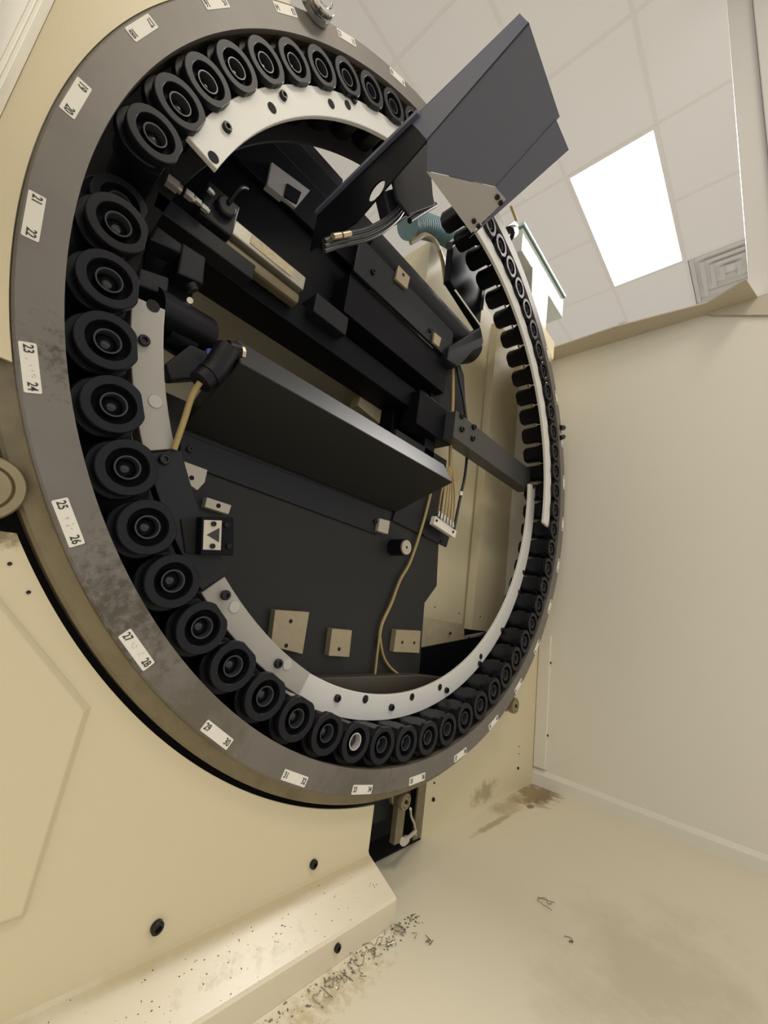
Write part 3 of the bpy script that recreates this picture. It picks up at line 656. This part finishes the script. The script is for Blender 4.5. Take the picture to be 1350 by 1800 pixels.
h = link_mesh('hole', HOLE, None, PY(709, 483, 0.14)); h.scale = (.7, .7, .7); child_at(h, ub)
for u, v in ((655, 478), (756, 581)):
    o = link_mesh('bolt', BOLT, None, PY(u, v, 0.15)); o.scale = (1.3,) * 3; child_at(o, ub)
bm = new()
pr = []
for i in range(9):
    t = R(-100 + 120 * i / 8); pr.append((0.19 - 0.055 * math.cos(t), 0.545 + 0.055 * math.sin(t)))
pr += [(0.22, 0.60), (0.24, 0.50)]
solid(bm, [(-0.30, y, z) for y, z in pr], [(0.36, y, z) for y, z in pr]); child_at(obj('rolled_trough', bm, M['black2'], None, 40), ub)
bm = new(); prism(bm, [PY(u, v, 0.13) for u, v in ((790, 610), (845, 575), (850, 600), (846, 612), (832, 617), (806, 645), (786, 632))], (0, 0.06, 0)); child_at(obj('end_bracket', bm, M['black2'], bevel=0.003), ub)

bm = new(); tube(bm, [PY(800, 510, 0.13), PY(822, 541, 0.13), PY(845, 573, 0.13)], 0.0035); child_at(obj('bright_edge', bm, M['frame'], None, 60), ub)
# black upper slabs behind the upper strip
us = empty('upper_slab', (-0.5, 0.25, 0.6)); tag(us, 'dark ribbed slab behind the upper white strip', 'slab')
for i, (x0, x1, y0, z0, z1) in enumerate(((-0.88, -0.20, 0.22, 0.46, 0.60), (-0.86, -0.22, 0.25, 0.61, 0.72), (-0.85, -0.36, 0.28, 0.73, 0.80))):
    bm = new(); box(bm, (x0, y0, z0), (x1, y0 + 0.06, z1)); child_at(obj('rib', bm, M['black'], bevel=0.003), us)
bm = new(); prism(bm, [PY(u, v, 0.21) for u, v in ((478, 285), (545, 335), (520, 365), (470, 325))], (0, 0.02, 0)); child_at(obj('pale_plate', bm, M['gusset']), us)
bm = new(); prism(bm, [PY(u, v, 0.205) for u, v in ((505, 322), (530, 338), (522, 358), (500, 345))], (0, 0.005, 0)); child_at(obj('dark_pad', bm, M['black']), us)
# vertical web at the right end joining beam and plate
# left cluster of dark valves
vb = empty('valve_block', (-0.75, 0.15, 0.0)); tag(vb, 'cluster of black valves and solenoids behind the left strip', 'valve block')
def vbox(poly, y, d, m='black', nm='valve'):
    bm = new(); prism(bm, [PY(u, v, y) for u, v in poly], (0, d, 0)); return child_at(obj(nm, bm, M[m], bevel=0.004), vb)
vbox([(275, 395), (320, 428), (318, 445), (262, 420)], 0.12, 0.05, 'black2')
vbox([(320, 425), (362, 452), (358, 500), (312, 480)], 0.14, 0.06, 'black2')
vbox([(245, 470), (298, 488), (294, 520), (240, 500)], 0.10, 0.05, 'black2')
vbox([(255, 405), (345, 470), (335, 560), (250, 500)], 0.19, 0.05, 'black')
bm = new(); cyl(bm, PY(265, 540, 0.12), PY(360, 590, 0.16), 0.040, 24); child_at(obj('solenoid', bm, M['plastic'], None, 40), vb)
bm = new(); cyl(bm, PY(285, 580, 0.14), PY(330, 610, 0.16), 0.030, 24); child_at(obj('solenoid', bm, M['black'], None, 40), vb)
bm = new(); cyl(bm, PY(334, 500, 0.13), PY(340, 512, 0.13), 0.012, 14); child_at(obj('knob', bm, M['black2'], None, 40), vb)
bm = new(); cyl(bm, PY(334, 528, 0.13), PY(334, 528, 0.12), 0.006, 12); child_at(obj('pin', bm, M['chrome'], None, 40), vb)
bm = new(); cyl(bm, PY(367, 619, 0.10), PY(370, 619, 0.09), 0.007, 12); child_at(obj('blue_cap', bm, M['blue'], None, 40), vb)
vbox([(290, 640), (335, 605), (372, 622), (350, 665), (300, 668)], 0.12, 0.03, 'black2', 'plate')

# ------------------------------------------------------------------ black hood reaching towards the front
hd = empty('hood', (-0.15, -0.1, 0.9)); tag(hd, 'big dark folded sheet hood jutting forward over the top of the ring', 'hood')
XH = -0.30
def zu(y): return 0.897 - 0.405 * (y + 0.328)
A = Vector((XH, -0.300, 0.965)); A2 = Vector((XH, -0.328, 0.897))
Np = PY(983, 207, -0.318); Gp = Vector((XH, -0.028, zu(-0.028)))
Fp = PY(750, 300, 0.015); Mp = PY(871, 328, -0.105)
def onz(u, v):
    d = ROT @ Vector(((u - W / 2) / FPX, -(v - H / 2) / FPX, -1.0)); n_ = Vector((0, 0.405, 1)); return CAM + d * ((Gp - CAM).dot(n_) / d.dot(n_))
Np = onz(984, 205); Fp = onz(750, 300); Mp = onz(871, 328); Cp = onz(1000, 262); Dp = onz(889, 349); Ep = onz(825, 418)
dn = Vector((0, 0, -0.003)); Nn = onz(978, 209)
def sheet_solid(bm, pts, t):
    n = (pts[1] - pts[0]).cross(pts[2] - pts[0]).normalized()
    if n.z < 0: n = -n
    solid(bm, pts, [p + n * t for p in pts])
bm = new(); sheet_solid(bm, [A2, Np, Mp, Fp, Gp], 0.004); child_at(obj('underside', bm, M['hood']), hd)
bm = new(); prism(bm, [A, A2, Gp, Vector((XH, 0.06, 0.93))], (0.004, 0, 0)); child_at(obj('side_flange', bm, M['hood']), hd)

bm = new(); sheet_solid(bm, [p + dn for p in (Mp, Nn, Cp, Ep, Dp)], 0.003); child_at(obj('right_flange', bm, M['hood']), hd)
bm = new(); sheet_solid(bm, [p + dn * 1.4 for p in (Fp, Mp, Dp, onz(829, 408))], 0.003); gs = child_at(obj('gusset', bm, M['gusset']), hd)
gn = (Mp - Fp).cross(Ep - Fp).normalized(); gn = -gn if gn.z > 0 else gn
for u, v in ((874, 344), (880, 354), (833, 386), (841, 395)):
    d = ROT @ Vector(((u - W / 2) / FPX, -(v - H / 2) / FPX, -1.0)); p = CAM + d * ((Fp - CAM).dot(gn) / d.dot(gn)) - Vector((0, 0, 0.0045))
    o = link_mesh('bolt', BOLT, None, p + gn * 0.001); o.rotation_mode = 'QUATERNION'; o.rotation_quaternion = Vector((0, -1, 0)).rotation_difference(gn); child_at(o, hd)
# closed top and back of the hood
tp = 0.99
tpts = [A, Vector((XH, 0.03, 0.935)), Vector((-0.25, 0.0, 0.93)), Vector((-0.06, -0.12, 0.94)), Vector((-0.04, -0.27, 0.965))]
bm = new(); solid(bm, tpts, [p + Vector((0, 0, 0.004)) for p in tpts]); child_at(obj('top_sheet', bm, M['hood']), hd)
# rear side plate with a round hole
bm = new()
hc = PX(662, 335, XH); hr = 0.036
quad = [Vector((XH, -0.026, zu(-0.026))), Vector((XH, 0.06, 0.925)), Vector((XH, 0.515, 0.885)), Vector((XH, 0.515, 0.70)), Vector((XH, 0.25, 0.66))]
ov = [bm.verts.new(p) for p in quad]; iv = [bm.verts.new(hc + Vector((0, hr * math.cos(2 * PI * i / 20), hr * math.sin(2 * PI * i / 20)))) for i in range(20)]
eds = [bm.edges.new((ov[i], ov[(i + 1) % 5])) for i in range(5)] + [bm.edges.new((iv[i], iv[(i + 1) % 20])) for i in range(20)]
bmesh.ops.triangle_fill(bm, use_beauty=True, use_dissolve=False, edges=eds)
g = bmesh.ops.extrude_face_region(bm, geom=list(bm.faces)); bmesh.ops.translate(bm, verts=[v for v in g['geom'] if isinstance(v, bmesh.types.BMVert)], vec=(0.005, 0, 0))
child_at(obj('rear_side', bm, M['black']), hd)
bm = new(); prism(bm, [Vector((XH - .0005, 0.02, 0.932)), Vector((XH - .0005, 0.515, 0.886)), Vector((XH - .0005, 0.515, 0.868)), Vector((XH - .0005, 0.02, 0.914))], (-0.012, 0, 0)); child_at(obj('top_lip', bm, M['hood']), hd)
# the hood really stands nearer and smaller: it clears the pots and reaches in through the ring's opening
HS = 0.655
for c in hd.children:
    if c.data.users > 1:                              # bolts
        c.location = CAM + (c.location - CAM) * HS; c.scale = (0.75,) * 3
    else:
        c.data.transform(Matrix.Translation(CAM) @ Matrix.Scale(HS, 4) @ Matrix.Translation(-CAM))
# inner bracket, cable bundle and arm under the hood
ia = empty('arm_bracket', PY(720, 330, -0.16)); tag(ia, 'black bracket and cable bundle under the hood beside the round hole', 'bracket')
bm = new(); prism(bm, [PY(u, v, -0.17) for u, v in ((690, 310), (724, 222), (748, 246), (758, 300), (762, 345), (765, 360), (720, 378), (700, 350))], (0, 0.008, 0)); child_at(obj('web', bm, M['black2'], bevel=0.002), ia)
bm = new(); prism(bm, [PY(u, v, -0.15) for u, v in ((676, 335), (700, 328), (720, 380), (690, 395))], (0, 0.03, 0)); child_at(obj('block', bm, M['plastic'], bevel=0.004), ia)
for dy, r_ in ((0, 0.0055), (9, 0.005), (17, 0.004)):
    bm = new(); tube(bm, [PY(u, v + dy, -0.15) for u, v in ((716, 330), (705, 360), (680, 385), (645, 404), (600, 415), (570, 425))], r_); child_at(obj('cable', bm, M['cable_black'], None, 60), ia)
bm = new(); cyl(bm, PY(585, 416, -0.158), PY(598, 414, -0.158), 0.0055, 12); cyl(bm, PY(601, 414, -0.158), PY(615, 411, -0.158), 0.0055, 12); child_at(obj('ferrule', bm, M['brass'], None, 40), ia)
bm = new(); tube(bm, [PY(u, v, -0.16) for u, v in ((720, 388), (740, 375), (765, 360))], 0.006); child_at(obj('thin_bar', bm, M['plastic'], None, 60), ia)
# teal hose along the top of the inner panel
bm = new()
HP = [PY(u, v, 0.30) for u, v in ((716, 398), (735, 396), (760, 402), (785, 412), (806, 428))]
tube(bm, HP, 0.05, 20, 26, rad=lambda i, n: 0.050 if i % 4 < 2 else 0.047)
tag(obj('corrugated_hose', bm, M['hose'], None, 50), 'teal corrugated hose behind the hood', 'hose')
bm = new(); tube(bm, [PY(u, v, 0.22) for u, v in ((722, 425), (733, 420), (745, 413), (758, 418), (768, 430), (777, 455), (781, 480), (783, 500))], 0.0085, 10)
lc = tag(obj('cable', bm, M['cable'], None, 60), 'tan cable looping down in front of the teal hose with a pale air line', 'cable')
bm = new(); tube(bm, [PY(u, v, 0.21) for u, v in ((722, 428), (735, 421), (748, 414), (762, 420), (772, 440))], 0.006, 10)
obj('air_line', bm, M['clear'], lc, 60)
# block the hood arm ends in, at the right
eb = empty('change_arm_block', PY(810, 470, 0.1)); tag(eb, 'dark block between the hood tip and the right-hand pots', 'block')
bm = new(); prism(bm, [PY(u, v, 0.152) for u, v in ((796, 432), (832, 427), (846, 452), (850, 505), (844, 578), (790, 492))], (0, 0.03, 0)); child_at(obj('block', bm, M['black'], bevel=0.004), eb)
bm = new(); prism(bm, [PY(u, v, 0.148) for u, v in ((849, 500), (854, 502), (849, 545), (844, 543))], (0, 0.01, 0)); child_at(obj('bright_strip', bm, M['chrome']), eb)
bm = new(); cyl(bm, PY(790, 432, 0.152), PY(800, 424, 0.17), 0.014, 16); child_at(obj('fitting', bm, M['chrome'], None, 40), eb)

# ------------------------------------------------------------------ pale box with a sign behind the ring, upper right
ebx = empty('control_box', (0.85, 0.13, 1.2)); tag(ebx, 'pale metal box with a white printed plate behind the ring at upper right', 'box')
bm = new(); box(bm, (0.62, 0.125, 1.265), (1.20, 0.30, 1.41)); child_at(obj('body', bm, M['box'], bevel=0.004), ebx)
bm = new(); box(bm, (0.61, 0.115, 1.415), (1.215, 0.31, 1.435)); child_at(obj('lid', bm, M['box'], bevel=0.004), ebx)
bm = new(); box(bm, (0.615, 0.120, 1.408), (1.205, 0.305, 1.4155)); child_at(obj('gasket', bm, M['gasket']), ebx)
bm = new(); prism(bm, [PY(u, v, 0.12) for u, v in ((937, 468), (964, 510), (959, 582), (934, 540))], (0, 0.004, 0)); child_at(obj('printed_plate', bm, mat('printed_plate', (0.72, 0.71, 0.66), 0.4, var=.35, vscale=55, vcol=(0.3, 0.3, 0.3))), ebx)
sw = empty('limit_switch', PY(900, 405, 0.09)); tag(sw, 'small dark limit switch with a tan lead above the ring', 'switch')
bm = new(); cyl(bm, PY(893, 412, 0.07), PY(900, 408, 0.11), 0.03, 20); child_at(obj('body', bm, M['black2'], None, 40), sw)
bm = new(); prism(bm, [PY(u, v, 0.09) for u, v in ((886, 402), (905, 388), (912, 396), (898, 408))], (0, 0.02, 0)); child_at(obj('bracket', bm, M['gusset']), sw)
bm = new(); q_ = PY(893, 412, 0.055); cyl(bm, q_, q_ * (1.0225 / math.hypot(q_.x, q_.z)), 0.009, 10); child_at(obj('stem', bm, M['black2'], None, 40), sw)
bm = new(); tube(bm, [PY(u, v, 0.1) for u, v in ((908, 388), (903, 375), (898, 362))], 0.007); child_at(obj('lead', bm, M['cable'], None, 60), sw)
pe = empty('pipe_fitting', PY(982, 765, 0.0)); tag(pe, 'little dark fitting sticking out from the right edge of the ring', 'fitting')
bm = new(); cyl(bm, PY(984, 752, 0.0), PY(990, 752, 0.0), 0.013, 12); cyl(bm, PY(984, 770, 0.0), PY(990, 768, 0.0), 0.012, 12); child_at(obj('body', bm, M['plastic'], None, 40), pe)

# ------------------------------------------------------------------ metal chips
def chip_curl(bm, p, s):
    a0 = random.random() * 6.3; pts = []
    for i in range(6):
        a = a0 + i * random.uniform(0.3, 0.9); pts.append(p + Vector((math.cos(a) * s * i * .3, math.sin(a) * s * i * .3, random.random() * s * .4 + 0.0008)))
    tube(bm, pts, 0.0007, 3, 2)
bm = new()
for i in range(230):
    t = random.random() ** 0.8; x = -0.60 + 0.58 * t; y = -0.066 - abs(random.gauss(0, 0.022)) * (1.2 - .5 * t); s = random.uniform(0.0007, 0.0024)
    m_ = Matrix.Translation((x, y, FZ + s * .35)) @ Matrix.Rotation(random.random() * 6.3, 4, 'Z') @ Matrix.Rotation(random.random() * .8, 4, 'X')
    box(bm, (-s, -s * .5, -s * .3), (s, s * .5, s * .3), m_)
for i in range(26):
    chip_curl(bm, Vector((random.uniform(-0.35, -0.08), -0.075 - abs(random.gauss(0, .02)), FZ)), random.uniform(0.008, 0.016))
tag(obj('metal_chips', bm, M['chip']), 'scatter of bright metal chips on the floor along the sill', 'chips', kind='stuff')
bm = new()
for i in range(140):
    t = random.random(); x = -0.75 + 0.66 * t; f_ = min(1, max(0, random.gauss(.55, .25))); y = 0.030 - 0.088 * f_; z = -1.131 - 0.039 * f_
    s = random.uniform(0.0004, 0.0012)
    m_ = Matrix.Translation((x, y, z + s * .3)) @ Matrix.Rotation(random.random() * 6.3, 4, 'Z')
    box(bm, (-s, -s * .5, -s * .3), (s, s * .5, s * .3), m_)
tag(obj('swarf', bm, M['chip_dark']), 'fine dark swarf lying on the sloping cream sill', 'chips', kind='stuff')
for (u, v, s, lab) in ((962, 1590, 0.02, 'curled metal chip alone on the open floor'), (1001, 1655, 0.008, 'tiny dark chip on the floor farthest from the sill'), (750, 1655, 0.010, 'bright chip lying off the end of the sill')):
    bm = new(); chip_curl(bm, PZ(u, v, FZ), s); chip_curl(bm, PZ(u, v, FZ), s * .8); tag(obj('metal_chip', bm, M['chip_dark']), lab, 'chip')
